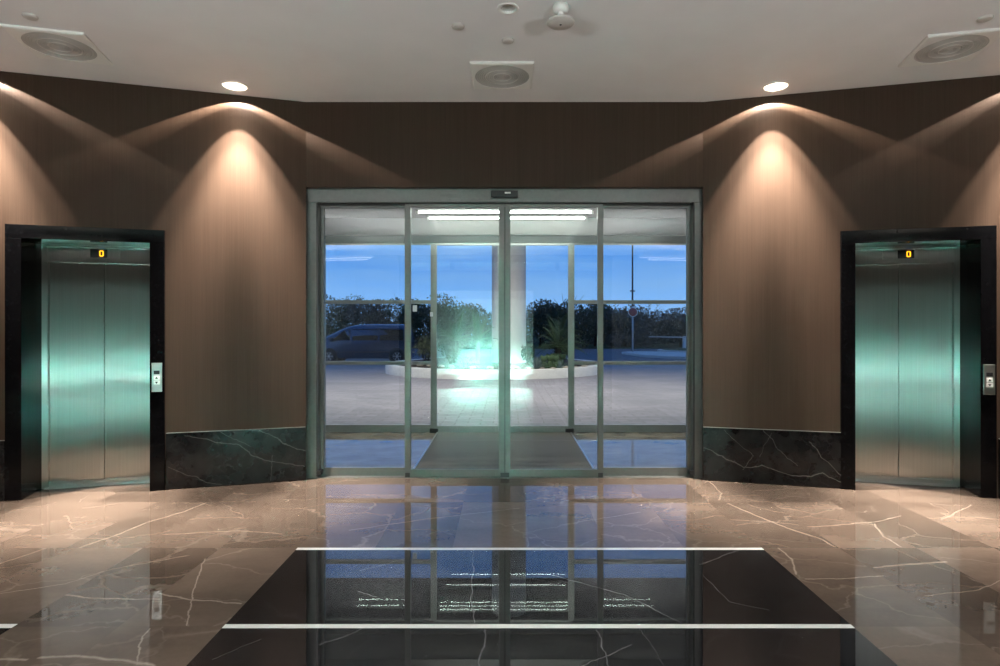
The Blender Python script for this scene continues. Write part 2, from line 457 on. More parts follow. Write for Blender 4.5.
# walls
EU0, EU1, EZ = 1.24, 2.44, 2.375          # elevator opening in the side walls
def side_wall(name, s, loc, rz, lab):
    prof = [(0,0),(EU0,0),(EU0,EZ),(EU1,EZ),(EU1,0),(WLEN,0),(WLEN,CZ+.005),(0,CZ+.005)]
    m = MB(); m.prism([(s*a, b) for a, b in prof], 'y', 0, .16)
    structure(m.build(name, M['wall'], loc=loc, rz=rz), lab, 'wall')
side_wall('wall_left', -1, (*PL,0), AL, 'brown textured wall around the left elevator lit by a ceiling spot')
side_wall('wall_right', 1, (*PR,0), AR, 'brown textured wall around the right elevator lit by a ceiling spot')
for nm, s, loc, rz, lab in (('baseboard_left', -1, (*PL,0), AL, 'tall black veined marble skirting either side of the left elevator'),
                            ('baseboard_right', 1, (*PR,0), AR, 'tall black veined marble skirting either side of the right elevator')):
    m = MB()
    for a, b in ((.0, EU0-.02), (EU1+.02, WLEN)):
        x0, x1 = sorted((s*a, s*b)); m.box(x0, x1, -.02, .02, .004, .52)
    structure(m.build(nm, M['base'], loc=loc, rz=rz, bevel=.003), lab, 'skirting')
for nm, s, loc, rz, lab in (('ledge_highlight_left', -1, (*PL,0), AL, 'thin strip added as the lit top edge of the left marble skirting'), ('ledge_highlight_right', 1, (*PR,0), AR, 'thin strip added as the lit top edge of the right marble skirting')):  # strip added in place of light catching the skirting ledge
    m = MB()
    for a, b in ((.0, EU0-.02), (EU1+.02, WLEN)):
        x0, x1 = sorted((s*a, s*b)); m.box(x0, x1, -.022, .02, .519, .523)
    structure(m.build(nm, M['alu'], loc=loc, rz=rz), lab, 'trim')
DH = 2.872                                  # top of the entrance frame
m = MB(); m.box(PL[0]-.02, PR[0]+.02, FY, FY+.16, DH, CZ+.005)
structure(m.build('wall_front', M['wall']), 'brown wall panel above the glass entrance doors', 'wall')
# the parts of the lobby behind the camera
m = MB(); m.box(cornL.x-.15, cornL.x, BY, cornL.y+.02, 0, CZ)
structure(m.build('wall_side_left', M['wall']), 'brown lobby wall out past the left elevator', 'wall')
m = MB(); m.box(cornR.x, cornR.x+.15, BY, cornR.y+.02, 0, CZ)
structure(m.build('wall_side_right', M['wall']), 'brown lobby wall out past the right elevator', 'wall')
m = MB(); m.box(cornL.x-.15, cornR.x+.15, BY-.15, BY, 0, CZ)
structure(m.build('wall_back', M['wall']), 'brown lobby wall facing the entrance doors', 'wall')

# ------------------------------------------------------------------ elevators
def make_elevator(loc, rz, label, px, sx):
    e = empty('elevator', loc, rz)
    tag(e, label, 'elevator', 'elevators either side of the entrance')
    W, O, H0, H1 = .612, .492, 2.268, 2.388
    for s in (-1, 1):
        x0, x1 = sorted((s*O, s*W))
        MB().box(x0, x1, -.03, .36, 0, H0).build('jamb', M['granite'], e, bevel=.003)
    MB().box(-W, W, -.03, .36, H0, H1).build('lintel', M['granite'], e, bevel=.003)
    # steel door frame set back in the reveal
    for s in (-1, 1):
        x0, x1 = sorted((s*(O-.048), s*(O+.02)))
        MB().box(x0, x1, .335, .44, 0, H0).build('steel_post', M['steel'], e, bevel=.002)
    hd = MB(); hd.box(-O+.048, O-.048, .335, .44, 2.105, H0).box(-O+.048, O-.048, .325, .34, 2.105, 2.125)
    hd = hd.build('header_panel', M['steel'], e, bevel=.001)
    MB().box(-O+.05, O-.05, .29, .34, H0-.022, H0).build('header_trim', M['steel_plain'], e)
    dp = MB().box(px-.19, px+.19, .329, .338, 2.150, 2.242).build('display_plate', M['steel'], hd)
    d2 = MB().box(sx-.07, sx+.07, .326, .337, 2.156, 2.236).build('display_screen', M['black_plastic'], hd)
    tag(d2, 'black floor display showing an amber 0')
    g = MB(); gx, gz, w, h, t = sx+.022, 2.196, .036, .056, .0085
    pts_o = [(-w/2+.008,-h/2),(w/2-.008,-h/2),(w/2,-h/2+.008),(w/2,h/2-.008),(w/2-.008,h/2),(-w/2+.008,h/2),(-w/2,h/2-.008),(-w/2,-h/2+.008)]
    pts_i = [(x*(w-2*t)/w, z*(h-2*t)/h) for x, z in pts_o]
    for i in range(8):
        j = (i+1) % 8
        g.prism([(gx+p[0], gz+p[1]) for p in (pts_o[i], pts_o[j], pts_i[j], pts_i[i])], 'y', .3245, .328)
    tag(g.build('floor_digit', M['digit'], hd), 'glowing amber digit 0')
    # two sliding leaves
    for x0, x1 in ((-O+.048, -.003), (.003, O-.048)):
        MB().box(x0, x1, .375, .41, .012, 2.108).build('door_leaf', M['steel'], e, bevel=.002)
    MB().box(-O+.048, O-.048, .41, .43, 0, 2.12).build('shaft_panel', M['alu_dark'], e)
    s = MB().box(-O+.03, O-.03, .30, .42, 0, .008)
    for y in (.318, .335, .352): s.box(-O+.05, O-.05, y, y+.006, .008, .012)
    s.build('sill', M['steel_plain'], e)
    MB().box(-O+.048, O-.048, .36, .376, .012, .05).build('kick_strip', M['steel_plain'], e)
    # call panel on the right jamb
    cx = .552
    cp = MB().box(cx-.043, cx+.043, -.041, -.029, .908, 1.172).build('call_panel', M['steel_plain'], e, bevel=.003)
    MB().box(cx-.024, cx+.024, -.0435, -.040, 1.068, 1.102).build('call_display', M['black_plastic'], cp)
    for z, up in ((1.036, 1), (.992, -1)):
        b = MB().box(cx-.025, cx+.025, -.0455, -.040, z-.018, z+.018)
        bo = b.build('call_button', M['white'], cp, bevel=.002)
        tag(bo, 'white call button with up arrow' if up > 0 else 'white call button with down arrow')
        a = MB(); a.prism([(cx-.012, z-.009*up), (cx+.012, z-.009*up), (cx, z+.011*up)], 'y', -.0468, -.0450)
        # arrow belongs to its button's face: same part level
        a.build('arrow_mark', M['black_plastic'], cp)
    return e
make_elevator(tuple(wl(-1.842, 0)), AL, 'stainless steel elevator in black granite surround, at the left of the glass doors', -.04, -.03)
make_elevator(tuple(wr(1.823, 0)), AR, 'stainless steel elevator in black granite surround, at the right of the glass doors', .04, .045)

# ------------------------------------------------------------------ sliding entrance doors
def pane(x0, x1, y, z0, z1, parent):
    return MB().box(x0, x1, y-.004, y+.004, z0, z1).build('pane', M['glass'], parent)
def framed_leaf(name, x0, x1, y0, y1, z0, z1, st, top, bot, mat, parent, rails=()):
    m = MB()
    m.box(x0, x0+st, y0, y1, z0, z1).box(x1-st, x1, y0, y1, z0, z1)
    m.box(x0+st, x1-st, y0, y1, z0, z0+bot).box(x0+st, x1-st, y0, y1, z1-top, z1)
    for r in rails: m.box(x0+st, x1-st, y0, y1, r-.026, r+.026)
    o = m.build(name, mat, parent, bevel=.002)
    ym = (y0+y1)/2
    zs = [z0+bot] + [v for r in sorted(rails) for v in (r-.026, r+.026)] + [z1-top]
    for a, b in zip(zs[::2], zs[1::2]): pane(x0+st-.004, x1-st+.004, ym, a-.004, b+.004, o)
    return o

d1 = empty('door_1', (0, 5.85, 0))
structure(d1, 'inner automatic glass sliding doors with grey aluminium frame', 'sliding door')
for x0, x1 in ((-1.985, -1.868), (1.858, 1.957)):
    m = MB().box(x0, x1, -.05, .12, 0, 2.735)
    g = x1-.012 if x0 < 0 else x0
    p = m.build('post', M['alu'], d1, bevel=.003)
    MB().box(g, g+.012, -.052, -.04, .02, 2.73).build('groove', M['alu_dark'], p)
hd = MB().box(-1.985, 1.957, -.05, .16, 2.735, DH+.006)
hd = hd.build('header', M['alu'], d1, bevel=.004)
MB().box(-1.86, 1.85, -.02, .06, 2.722, 2.737).build('track_gap', M['alu_dark'], hd)
sn = MB().box(-.148, .118, -.098, -.048, 2.775, 2.845).build('motion_sensor', M['black_plastic'], d1, bevel=.006)
MB().box(-.012, .045, -.100, -.096, 2.812, 2.828).build('sensor_window', M['white'], sn)
framed_leaf('side_light', -1.866, -.985, .03, .075, .0, 2.725, .034, .03, .085, M['alu'], d1)
framed_leaf('side_light', .945, 1.856, .03, .075, .0, 2.725, .034, .03, .085, M['alu'], d1)
l1 = framed_leaf('sliding_leaf', -1.005, -.014, -.03, .012, .008, 2.722, .056, .03, .075, M['alu'], d1)
l2 = framed_leaf('sliding_leaf', -.008, .965, -.03, .012, .008, 2.722, .052, .03, .075, M['alu'], d1)
MB().box(-.017, -.005, -.024, .006, .05, 2.70).build('door_seal', M['alu_dark'], l1)
for p, x in ((l1, -.98), (l1, -.032), (l2, .008), (l2, .94)):
    MB().box(x-.024, x+.024, -.036, .02, 0, .05).build('corner_cap', M['black_plastic'], p, bevel=.003)
for x in (-1.855, 1.845): MB().box(x-.022, x+.022, -.056, .02, .03, .075).build('corner_cap', M['black_plastic'], d1, bevel=.003)
MB().box(-1.985, 1.957, -.05, .12, -.01, .004).build('threshold', M['alu'], d1)

VY = 8.36
d2 = empty('door_2', (0, VY, 0))
structure(d2, 'outer automatic glass doors of the entrance porch with side windows', 'sliding door')
for x0, x1 in ((-2.77, -2.63), (2.66, 2.79)):
    MB().box(x0, x1, -.05, .1, 0, 2.84).build('post', M['alu_out'], d2, bevel=.003)
MB().box(-2.63, 2.66, -.05, .1, 2.695, 2.84).build('header', M['alu_out'], d2, bevel=.004)
w1 = framed_leaf('side_window', -2.63, -1.03, -.02, .04, 0, 2.695, .045, .02, .105, M['alu_lit'], d2, rails=(.986, 1.857))
w2 = framed_leaf('side_window', .93, 2.66, -.02, .04, 0, 2.695, .045, .02, .105, M['alu_lit'], d2, rails=(.986, 1.857))
l3 = framed_leaf('sliding_leaf', -1.035, -.056, -.065, -.025, .005, 2.69, .052, .03, .09, M['alu_lit'], d2)
MB().box(-.058, -.048, -.058, -.03, .05, 2.66).build('door_seal', M['alu_dark'], l3)
l4 = framed_leaf('sliding_leaf', -.05, .935, -.065, -.025, .005, 2.69, .052, .03, .09, M['alu_lit'], d2)
for p, x in ((l3, -1.01), (l4, .91)):
    MB().box(x-.07, x+.05, -.085, -.02, .0, .06).build('corner_cap', M['black_plastic'], p, bevel=.004)
MB().box(-1.33, -1.27, -.024, -.019, 1.72, 1.81).build('sticker', M['sticker'], w1)
MB().box(-1.08, -1.036, -.05, -.022, 1.65, 1.71).build('lock_box', M['sticker'], w1)

# ------------------------------------------------------------------ vestibule
m = MB(); m.box(-2.77, 2.79, 5.95, 8.45, -.12, -.002)
structure(m.build('floor_porch', M['vest_floor']), 'glossy beige stone floor of the glazed porch reflecting the sky', 'floor')
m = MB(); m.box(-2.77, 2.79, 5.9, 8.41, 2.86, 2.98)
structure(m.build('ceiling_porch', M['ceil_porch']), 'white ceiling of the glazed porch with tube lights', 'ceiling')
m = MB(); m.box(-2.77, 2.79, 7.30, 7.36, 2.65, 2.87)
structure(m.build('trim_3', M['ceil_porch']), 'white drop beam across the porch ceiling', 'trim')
for nm, x0, x1, lab in (('wall_porch_left', -2.87, -2.75, 'plain left side wall of the porch'), ('wall_porch_right', 2.77, 2.89, 'plain right side wall of the porch')):
    structure(MB().box(x0, x1, 5.95, 8.46, 0, 2.98).build(nm, M['plaster']), lab, 'wall')
for nm, x0, x1, lab in (('wall_porch_front_left', -2.9, -1.97, 'wall piece between left lobby wall and porch'), ('wall_porch_front_right', 1.95, 2.92, 'wall piece between right lobby wall and porch')):
    structure(MB().box(x0, x1, 5.90, 5.99, 0, 2.98).build(nm, M['plaster']), lab, 'wall')
mat = empty('entrance_mat', (-.025, 7.15, 0))
tag(mat, 'brown ribbed entrance mat on the porch floor between both sliding doors', 'mat')
MB().box(-.94, .94, -1.16, 1.14, -.001, .007).build('mat_pile', M['matpile'], mat)
m = MB(); y = -1.14
while y < 1.12: m.box(-.93, .93, y, y+.028, .006, .011); y += .06
m.build('mat_ribs', M['matsteel'], mat)
for x in (-.955, .935): tag(MB().box(x, x+.02, -1.17, 1.15, -.001, .012).build('edge_strip', M['steel_plain'], mat), 'pale metal edge strip')

def tube_light(x0, x1, y, label, grp='porch tube lights', mat='tube'):
    t = empty('ceiling_tube_light', ((x0+x1)/2, y, 2.86)); L = (x1-x0)/2
    tag(t, label, 'tube light', grp)
    MB().box(-L-.02, L+.02, -.06, .06, -.012, .002).build('housing', M['alu'], t)
    g = MB(); g.tube([(-L,0,-.026),(0,0,-.026),(L,0,-.026)], .0085, 10)
    g.build('tube', M[mat], t)
    for s in (-1, 1): MB().box(s*L-.015, s*L+.015, -.02, .02, -.044, 0).build('end_cap', M['white'], t)
    return t
tube_light(-.98, 1.03, 6.38, 'long white tube light on porch ceiling, first one in from the inner doors')
tube_light(-1.03, 1.0, 6.80, 'long white tube light on porch ceiling, second from the inner doors')
tube_light(-.95, .98, 7.18, 'long white tube light on porch ceiling, just before the drop beam', mat='tube_dim')
for y, lab in ((7.42, 'white tube light behind the porch drop beam, first behind it'), (7.54, 'white tube light behind the porch drop beam, middle of three'), (7.66, 'white tube light on porch ceiling nearest the outer doors')):
    tube_light(-1.05, 1.0, y, lab)
for x0, x1, s in ((-2.35, -1.5, 'left'), (1.45, 2.3, 'right')):
    for y, w in ((7.44, 'near the drop beam'), (7.64, 'near the outer doors')):
        tube_light(x0, x1, y, f'short white tube light on the {s} side of the porch ceiling, {w}')

# ------------------------------------------------------------------ ceiling fittings
def ceiling_speaker(loc, rz, label):
    t = empty('ceiling_speaker', loc, rz); tag(t, label, 'speaker', 'square ceiling speakers')
    a, b = .268, .255
    m = MB(); n = 48
    def ring(half, z): return [(-half,-half,z),(half,-half,z),(half,half,z),(-half,half,z)]
    v0 = [m.bm.verts.new(p) for p in ring(a, 0)]; v1 = [m.bm.verts.new(p) for p in ring(a, -.014)]; v2 = [m.bm.verts.new(p) for p in ring(b, -.020)]
    for A, B in ((v0, v1), (v1, v2)):
        for i in range(4): m.bm.faces.new([A[i], A[(i+1)%4], B[(i+1)%4], B[i]])
    c = [m.bm.verts.new((.238*math.cos(2*PI*i/n), .238*math.sin(2*PI*i/n), -.020)) for i in range(n)]
    c2 = [m.bm.verts.new((.238*math.cos(2*PI*i/n), .238*math.sin(2*PI*i/n), -.008)) for i in range(n)]
    ee = [m.bm.edges.get((v2[i], v2[(i+1)%4])) or m.bm.edges.new((v2[i], v2[(i+1)%4])) for i in range(4)] + [m.bm.edges.new((c[i], c[(i+1)%n])) for i in range(n)]
    bmesh.ops.triangle_fill(m.bm, use_beauty=True, edges=ee)
    for i in range(n): m.bm.faces.new([c[i], c[(i+1)%n], c2[(i+1)%n], c2[i]])
    m.build('frame', M['white'], t)
    g = MB(); prof = [(0,-.015)]
    r = .012
    while r < .23:
        prof += [(r, -.015), (r+.006, -.0175), (r+.012, -.015)]; r += .018
    prof += [(.2375,-.013)]
    g.lathe(prof, n=48, smooth=False).build('grille', M['grille'], t)
    for rr in (.075, .14):
        MB().lathe([(rr, -.015), (rr, -.0205), (rr+.006, -.0205), (rr+.006, -.015)], n=48).build('grille_ring', M['grey_disc'], t)
    return t
ceiling_speaker((-.034, 5.13, CZ), 0, 'square white ceiling speaker with round grille, centred above the glass doors')
ceiling_speaker((-3.49, 4.58, CZ), math.radians(14), 'square white ceiling speaker with round grille, beside the left wall')
ceiling_speaker((3.51, 4.62, CZ), math.radians(-13), 'square white ceiling speaker with round grille, beside the right wall')

def spot(name, loc, target_dir, energy, cone, blend, col, rad=.02):
    l = bpy.data.lights.new(name, 'SPOT'); l.energy = energy; l.spot_size = math.radians(cone); l.spot_blend = blend
    l.color = col; l.shadow_soft_size = rad
    o = bpy.data.objects.new(name, l); COL.objects.link(o); o.location = loc
    o.rotation_euler = Vector(target_dir).to_track_quat('-Z', 'Y').to_euler()
    return o
WARM = (1, .89, .79)
def washer(loc, power):
    """halogen reflector lamp: strong narrow beam, dim shoulder, bright rim where the reflector cuts off"""
    l = bpy.data.lights.new('wash_lamp', 'POINT'); l.energy = power; l.color = WARM; l.shadow_soft_size = .008; l.use_nodes = True
    t = l.node_tree; em = t.nodes['Emission']
    g = t.nodes.new('ShaderNodeNewGeometry'); sp = t.nodes.new('ShaderNodeSeparateXYZ'); t.links.new(g.outputs['Incoming'], sp.inputs[0])
    ab = t.nodes.new('ShaderNodeMath'); ab.operation = 'ABSOLUTE'; t.links.new(sp.outputs[2], ab.inputs[0])
    ac = t.nodes.new('ShaderNodeMath'); ac.operation = 'ARCCOSINE'; t.links.new(ab.outputs[0], ac.inputs[0])
    dv = t.nodes.new('ShaderNodeMath'); dv.operation = 'DIVIDE'; t.links.new(ac.outputs[0], dv.inputs[0]); dv.inputs[1].default_value = PI/2
    r = t.nodes.new('ShaderNodeValToRGB'); t.links.new(dv.outputs[0], r.inputs[0]); e = r.color_ramp.elements
    st = [(0, .09), (5, .12), (10, .46), (15, .55), (19, .46), (22, .30), (25, .15), (29, .10), (31.5, .008), (42, .004), (52, .007), (60, .050), (62.5, .050), (63.3, 0)]
    while len(e) < len(st): e.new(.5)
    for k, (a, v) in enumerate(st): e[k].position = a/90; e[k].color = (v, v, v, 1)
    m = t.nodes.new('ShaderNodeMath'); m.operation = 'MULTIPLY'; t.links.new(r.outputs[0], m.inputs[0]); m.inputs[1].default_value = 4.6
    t.links.new(m.outputs[0], em.inputs['Strength'])
    o = bpy.data.objects.new('wash_lamp', l); COL.objects.link(o); o.location = loc
    return o
def downlight(p, r, label, lit, grp):
    t = empty('downlight', (p.x, p.y, CZ)); tag(t, label, 'downlight', grp)
    MB().lathe([(r-.002,.004),(r-.002,-.006),(r+.018,-.004),(r+.022,0),(r+.018,.001)], n=36).build('trim_ring', M['white'], t)
    MB().lathe([(r,.0),(r,.06),(r*.5,.075),(r*.5,.078),(r+.004,.062),(r+.004,.0)], n=32).build('reflector', M['white' if lit else 'grille'], t)
    b = MB().lathe([(0,.046),(r*.45,.046),(r*.60,.054),(r*.62,.060),(0,.060)], n=24).build('bulb', M['lamp_hot' if lit else 'lamp_dim'], t)
    return t
for i, (p, s, u) in enumerate(wash):
    side = 'left' if s == 'l' else 'right'
    k = 0 if u < 1 else (1 if u < 3 else 2)
    where = ['between the glass doors and the elevator', 'just out past the elevator', 'far along the wall'][k]
    downlight(p, .1, f'lit recessed halogen downlight close to the {side} wall, {where}', True, 'wall washing downlights')
    washer((p.x, p.y, CZ+.045), 1400)
for i, p in enumerate(hall):
    lab = 'small dim recessed downlight on the ceiling, between the disc cover and the smoke detector' if p.y > 4 else 'added downlight in the unseen part of the lobby ceiling, row %s' % ('over the middle' if p.y > 0 else 'before the white feature panel')
    downlight(p, .055 if p.y > 4 else .075, lab, False, 'added lobby downlights' if p.y < 4 else None)
    spot('spot_hall', (p.x, p.y, CZ+.04), (0,0,-1), 170 if p.y < 4 else 3, 72, .7, (1,.97,.93), .03)

def disc_cover(x, y, label):
    o = MB().lathe([(0,-.016),(.036,-.016),(.044,-.012),(.048,-.004),(.048,.0),(0,0)], (0,0,0), 28).build('ceiling_disc_cover', M['grey_disc'], loc=(x, y, CZ))
    tag(o, label, 'ceiling cover', 'small round ceiling covers')
disc_cover(-.352, 4.291, 'small round grey ceiling cover left of the dim downlight')
disc_cover(.015, 4.501, 'small round grey ceiling cover between downlight and central speaker')
disc_cover(-3.379, 4.153, 'small round grey ceiling cover beside the left ceiling speaker')
disc_cover(3.423, 4.18, 'small round grey ceiling cover beside the right ceiling speaker')
dt = empty('smoke_detector', (.375, 4.02, CZ)); tag(dt, 'white smoke detector with wide disc hanging under a small drum', 'smoke detector')
MB().lathe([(0,0),(.052,0),(.054,-.03),(.046,-.05),(0,-.052)], n=32).build('base', M['white'], dt)
MB().lathe([(.02,-.05),(.026,-.075),(.034,-.10),(.03,-.10)], n=24).build('stem', M['white'], dt)
MB().lathe([(0,-.098),(.05,-.10),(.092,-.108),(.097,-.116),(.090,-.124),(.03,-.130),(0,-.131)], n=40).build('disc', M['grey_disc'], dt)
MB().lathe([(0,-.131),(.008,-.131),(.008,-.134),(0,-.135)], n=12).build('lens', M['black_plastic'], dt)
o = MB().lathe([(0,-.012),(.01,-.012),(.014,0),(0,0)], n=16).build('ceiling_stud', M['grey_disc'], loc=(.40, 3.83, CZ))
tag(o, 'tiny dark stud in the ceiling beyond the smoke detector', 'ceiling stud')

# ------------------------------------------------------------------ behind the camera: feature panel, pendants (seen as reflections), added uplighters
PNY = -4.4
structure(MB().box(-1.88, .73, PNY-.28, PNY-.02, 0, .2).build('trim_5', M['granite']), 'dark plinth under the white feature panel', 'plinth')
structure(MB().box(-1.9, .75, PNY-.3, PNY, .2, 2.5).build('trim_4', M['plaster'], bevel=.01), 'white plaster feature panel across the lobby washed in teal light', 'wall panel')
def area(name, loc, d, sx, sy, energy, col, spread=180):
    l = bpy.data.lights.new(name, 'AREA'); l.shape = 'RECTANGLE'; l.size = sx; l.size_y = sy; l.energy = energy; l.color = col; l.spread = math.radians(spread)
    o = bpy.data.objects.new(name, l); COL.objects.link(o); o.location = loc
    o.rotation_euler = Vector(d).to_track_quat('-Z', 'Y').to_euler(); return o
for x, L, pw, lab in ((-.98, .36, 170, 'long teal uplight trough on the floor before the white feature panel'), (.30, .10, 36, 'short teal uplight trough on the floor before the white feature panel')):
    lb = empty('uplight_trough', (x, PNY+.4, 0)); tag(lb, lab, 'uplight')
    MB().box(-L, L, -.24, .06, 0, .02).build('base', M['alu_dark'], lb)
    MB().box(-L, L, .05, .06, .02, .11).build('shield', M['alu_dark'], lb)
    area('uplight_white', (x, PNY+.22, .07), (0,-1,.25), 2*L-.05, .05, pw*1.5, (.86, 1, .96))
    area('uplight_teal', (x, PNY+.4, .07), (0,-1,.8), 2*L-.05, .05, pw*.85, (.16, 1, .82))
# upward lamps added out of view behind the camera to brighten the ceiling
for x, lab in ((-2.6, 'added floor lamp brightening the ceiling from out of view, left of a pair'), (2.6, 'added floor lamp brightening the ceiling from out of view, right of a pair')):
    ul = empty('ceiling_fill_lamp', (x, -.6, 0)); tag(ul, lab, 'added floor lamp', 'added ceiling fill lamps')
    MB().lathe([(0,0),(.16,0),(.16,.02),(.02,.03),(0,.03)], n=32).build('base', M['granite'], ul)
    MB().tube([(0,0,.02),(0,0,.9),(0,0,1.7)], .014, 10).build('pole', M['granite'], ul)
    MB().lathe([(.02,1.68),(.12,1.72),(.19,1.82),(.185,1.82),(.11,1.735),(.0,1.70)], n=32).build('bowl', M['granite'], ul)
    a = area('ceiling_fill_light', (x, -.6, 1.80), (0,0,1), .24, .24, 245, (.97,.98,1)); a.data.shape = 'DISK'
def pendant(x, y, rz, label):
    t = empty('linear_pendant', (x, y, 3.38), rz); tag(t, label, 'pendant light', 'linear pendants over the lobby')
    MB().box(-.75, .75, -.06, .06, 0, .07).build('housing', M['white'], t)
    MB().box(-.74, .74, -.05, .05, -.012, 0).build('lower_diffuser', M['pend'], t)
    for s in (-.6, .6): MB().box(s-.004, s+.004, -.004, .004, .07, CZ-3.38).build('hanger', M['steel_plain'], t)
    area('pendant_up', (x, y, 3.38+.075), (0,0,1), .1, 1.4, 7, (1,.9,.78)).rotation_euler = (PI, 0, rz+PI/2)
for x, y, rz, lab in ((-4.35, -4.1, .15, 'white linear pendant over the left rear of the lobby, nearer the entrance'), (-4.6, -4.6, .15, 'white linear pendant over the left rear of the lobby, nearer the feature panel'),
                      (4.35, -4.1, -.15, 'white linear pendant over the right rear of the lobby, nearer the entrance'), (4.7, -4.6, -.15, 'white linear pendant over the right rear of the lobby, nearer the feature panel')):
    pendant(x, y, rz, lab)

# ------------------------------------------------------------------ outside
def gz(y): return -.002 - .0125*(min(y, 28.5)-8.46) if y > 8.46 else 0
m = MB()
ys = [8.45, 12, 16, 20, 24, 29.3]
vs = [[m.bm.verts.new((x, yy, gz(yy)-.002)) for x in (-40, 40)] for yy in ys]
for a, b in zip(vs, vs[1:]): m.bm.faces.new([a[0], a[1], b[1], b[0]])
structure(m.build('ground_plaza', M['paving']), 'pinkish block paved forecourt outside the glass doors', 'ground')
G0 = gz(30)
m = MB(); m.box(-60, 70, 29.25, 47.5, G0-.3, G0-.006)
structure(m.build('road', M['asphalt']), 'dark asphalt road crossing beyond the forecourt', 'road')
m = MB(); m.prism([(-70,47.4),(80,47.4),(80,120),(-70,120)], 'z', G0-.3, G0+.04)
structure(m.build('ground_verge', M['grass']), 'grass verge along the far side of the road', 'ground')
# facade and canopy of the building
fc = MB()
fc.box(-16, -2.86, 8.30, 8.46, -.05, 9.3); fc.box(2.88, 16, 8.30, 8.46, -.05, 9.3); fc.box(-2.86, 2.88, 8.30, 8.46, 2.84, 9.3)
structure(fc.build('wall_facade', M['render_dark']), 'outer face of the building around the porch', 'wall')
structure(MB().box(-9, 9, 8.46, 23.2, 8.45, 8.9).build('canopy_roof', M['soffit']), 'high canopy roof over the forecourt carried by the round column', 'canopy')
colm = MB(); colm.lathe([(.6,-.3),(.6,8.46)], (.1, 20.6, 0), 40)
structure(colm.build('column', M['column']), 'thick pale round column rising from the white planter', 'column')

# planter ring
PX, PY, PRD = -.42, 22.1, 4.05
pz = gz(18)
plt = empty('planter', (PX, PY, 0)); tag(plt, 'low round planter with white kerb on the forecourt', 'planter')
MB().lathe([(PRD,pz-.3),(PRD,pz+.27),(PRD-.02,pz+.29),(PRD-.28,pz+.29),(PRD-.3,pz+.27),(PRD-.3,pz-.2)], n=96).build('kerb', M['planter'], plt)
MB().lathe([(0,pz+.40),(1.5,pz+.40),(3.0,pz+.35),(PRD-.29,pz+.26)], n=64).build('soil', M['soil'], plt)
SZ = pz+.22
def soilz(x, y):
    r = math.hypot(x-PX, y-PY)
    return pz + (.40 if r < 1.5 else .40-.05*(r-1.5)/1.5 if r < 3 else .35-.09*(r-3)/.76)
def blade(m, base, d, L, w, droop, n=6, fold=.25, t=None):
    """one tapering leaf blade"""
    d = Vector(d).normalized(); s = d.cross(Vector((0,0,1)))
    s = Vector((1,0,0)) if s.length < 1e-3 else s.normalized()
    prev = None
    for i in range(n+1):
        f = i/n
        p = Vector(base) + d*L*f + Vector((0,0,-droop*L*f*f))
        ww = w*(1-f)**.6*(.6+.4*min(1, f*4)) if i < n else .002
        c = [m.bm.verts.new(p - s*ww/2), m.bm.verts.new(p + Vector((0,0,-fold*ww))), m.bm.verts.new(p + s*ww/2)]
        if prev:
            m.bm.faces.new([prev[0],prev[1],c[1],c[0]]); m.bm.faces.new([prev[1],prev[2],c[2],c[1]])
        prev = c
def palm(x, y, trunk, fl, nf, label):
    z = soilz(x, y)
    t = empty('palm', (x, y, z)); tag(t, label, 'palm', None)
    m = MB(); m.tube([(0,0,-.05),(.01,0,trunk*.5),(0,.01,trunk)], [.13,.11,.10], 10); m.build('trunk', M['bark'], t)
    m = MB()
    for i in range(nf):
        a = 2*PI*i/nf*1.618*3 + random.uniform(-.2,.2); el = random.uniform(.15, 1.35)
        L = fl*random.uniform(.8,1.1)
        d = Vector((math.cos(a)*math.cos(el), math.sin(a)*math.cos(el), math.sin(el)))
        dr = random.uniform(.35,.7)*math.cos(el)
        P = [Vector((0,0,trunk)) + d*L*f + Vector((0,0,-dr*L*f*f)) for f in [k/14 for k in range(15)]]
        m.tube(P, [.014-.0008*k for k in range(15)], 5)
        for k in range(2, 15):
            tan = (P[k]-P[k-1]).normalized(); side = tan.cross(Vector((0,0,1))).normalized()
            ll = .30*fl*math.sin(PI*(k/15)**.7)+.05
            for s in (-1, 1): blade(m, P[k], side*s*.85 + tan*.6 + Vector((0,0,.25)), ll, .035, .25, 2, .1)
    m.build('fronds', M['leaf_palm'], t, recalc=False)
palm(-1.75, 20.3, .75, 1.15, 22, 'feathery palm left of the round column in the planter')
palm(1.75, 19.7, .62, 1.05, 24, 'feathery palm right of the round column in the planter')
palm(2.0, 21.6, .95, 1.0, 20, 'taller palm half behind the column in the planter')
def banana(x, y, label):
    z = soilz(x, y); t = empty('banana_plant', (x, y, z)); tag(t, label, 'plant')
    m = MB(); m.tube([(0,0,-.05),(0,0,.5),(.02,0,.95)], [.09,.08,.05], 10); m.build('stem', M['leaf_olive'], t)
    m = MB()
    for i in range(9):
        a = i*2.4; el = 1.5-.13*i
        blade(m, (0,0,.8), (math.cos(a)*math.cos(el), math.sin(a)*math.cos(el), math.sin(el)), 1.25-.03*i, .26, .08+.05*i, 9, .12)
    m.build('leaves', M['leaf_palm'], t, recalc=False)
banana(-.95, 19.5, 'broad leaved plant with upright leaves left of the column')
def agave(x, y, s, label):
    z = soilz(x, y); m = MB()
    for i in range(26):
        a = i*2.4; el = .25 + 1.2*(i/26)
        blade(m, (0,0,.0), (math.cos(a)*math.cos(el), math.sin(a)*math.cos(el), math.sin(el)), s*(1.05-.25*i/26), .13*s, .05, 5, .3)
    o = m.build('agave', M['leaf_agave'], loc=(x, y, z), recalc=False); tag(o, label, 'agave', None)
agave(.98, 18.75, .55, 'blue grey agave at the right foot of the column')
agave(1.18, 19.15, .5, 'blue grey agave second from the column, on its right side')
agave(1.72, 19.0, .42, 'small blue grey agave below the right palm')
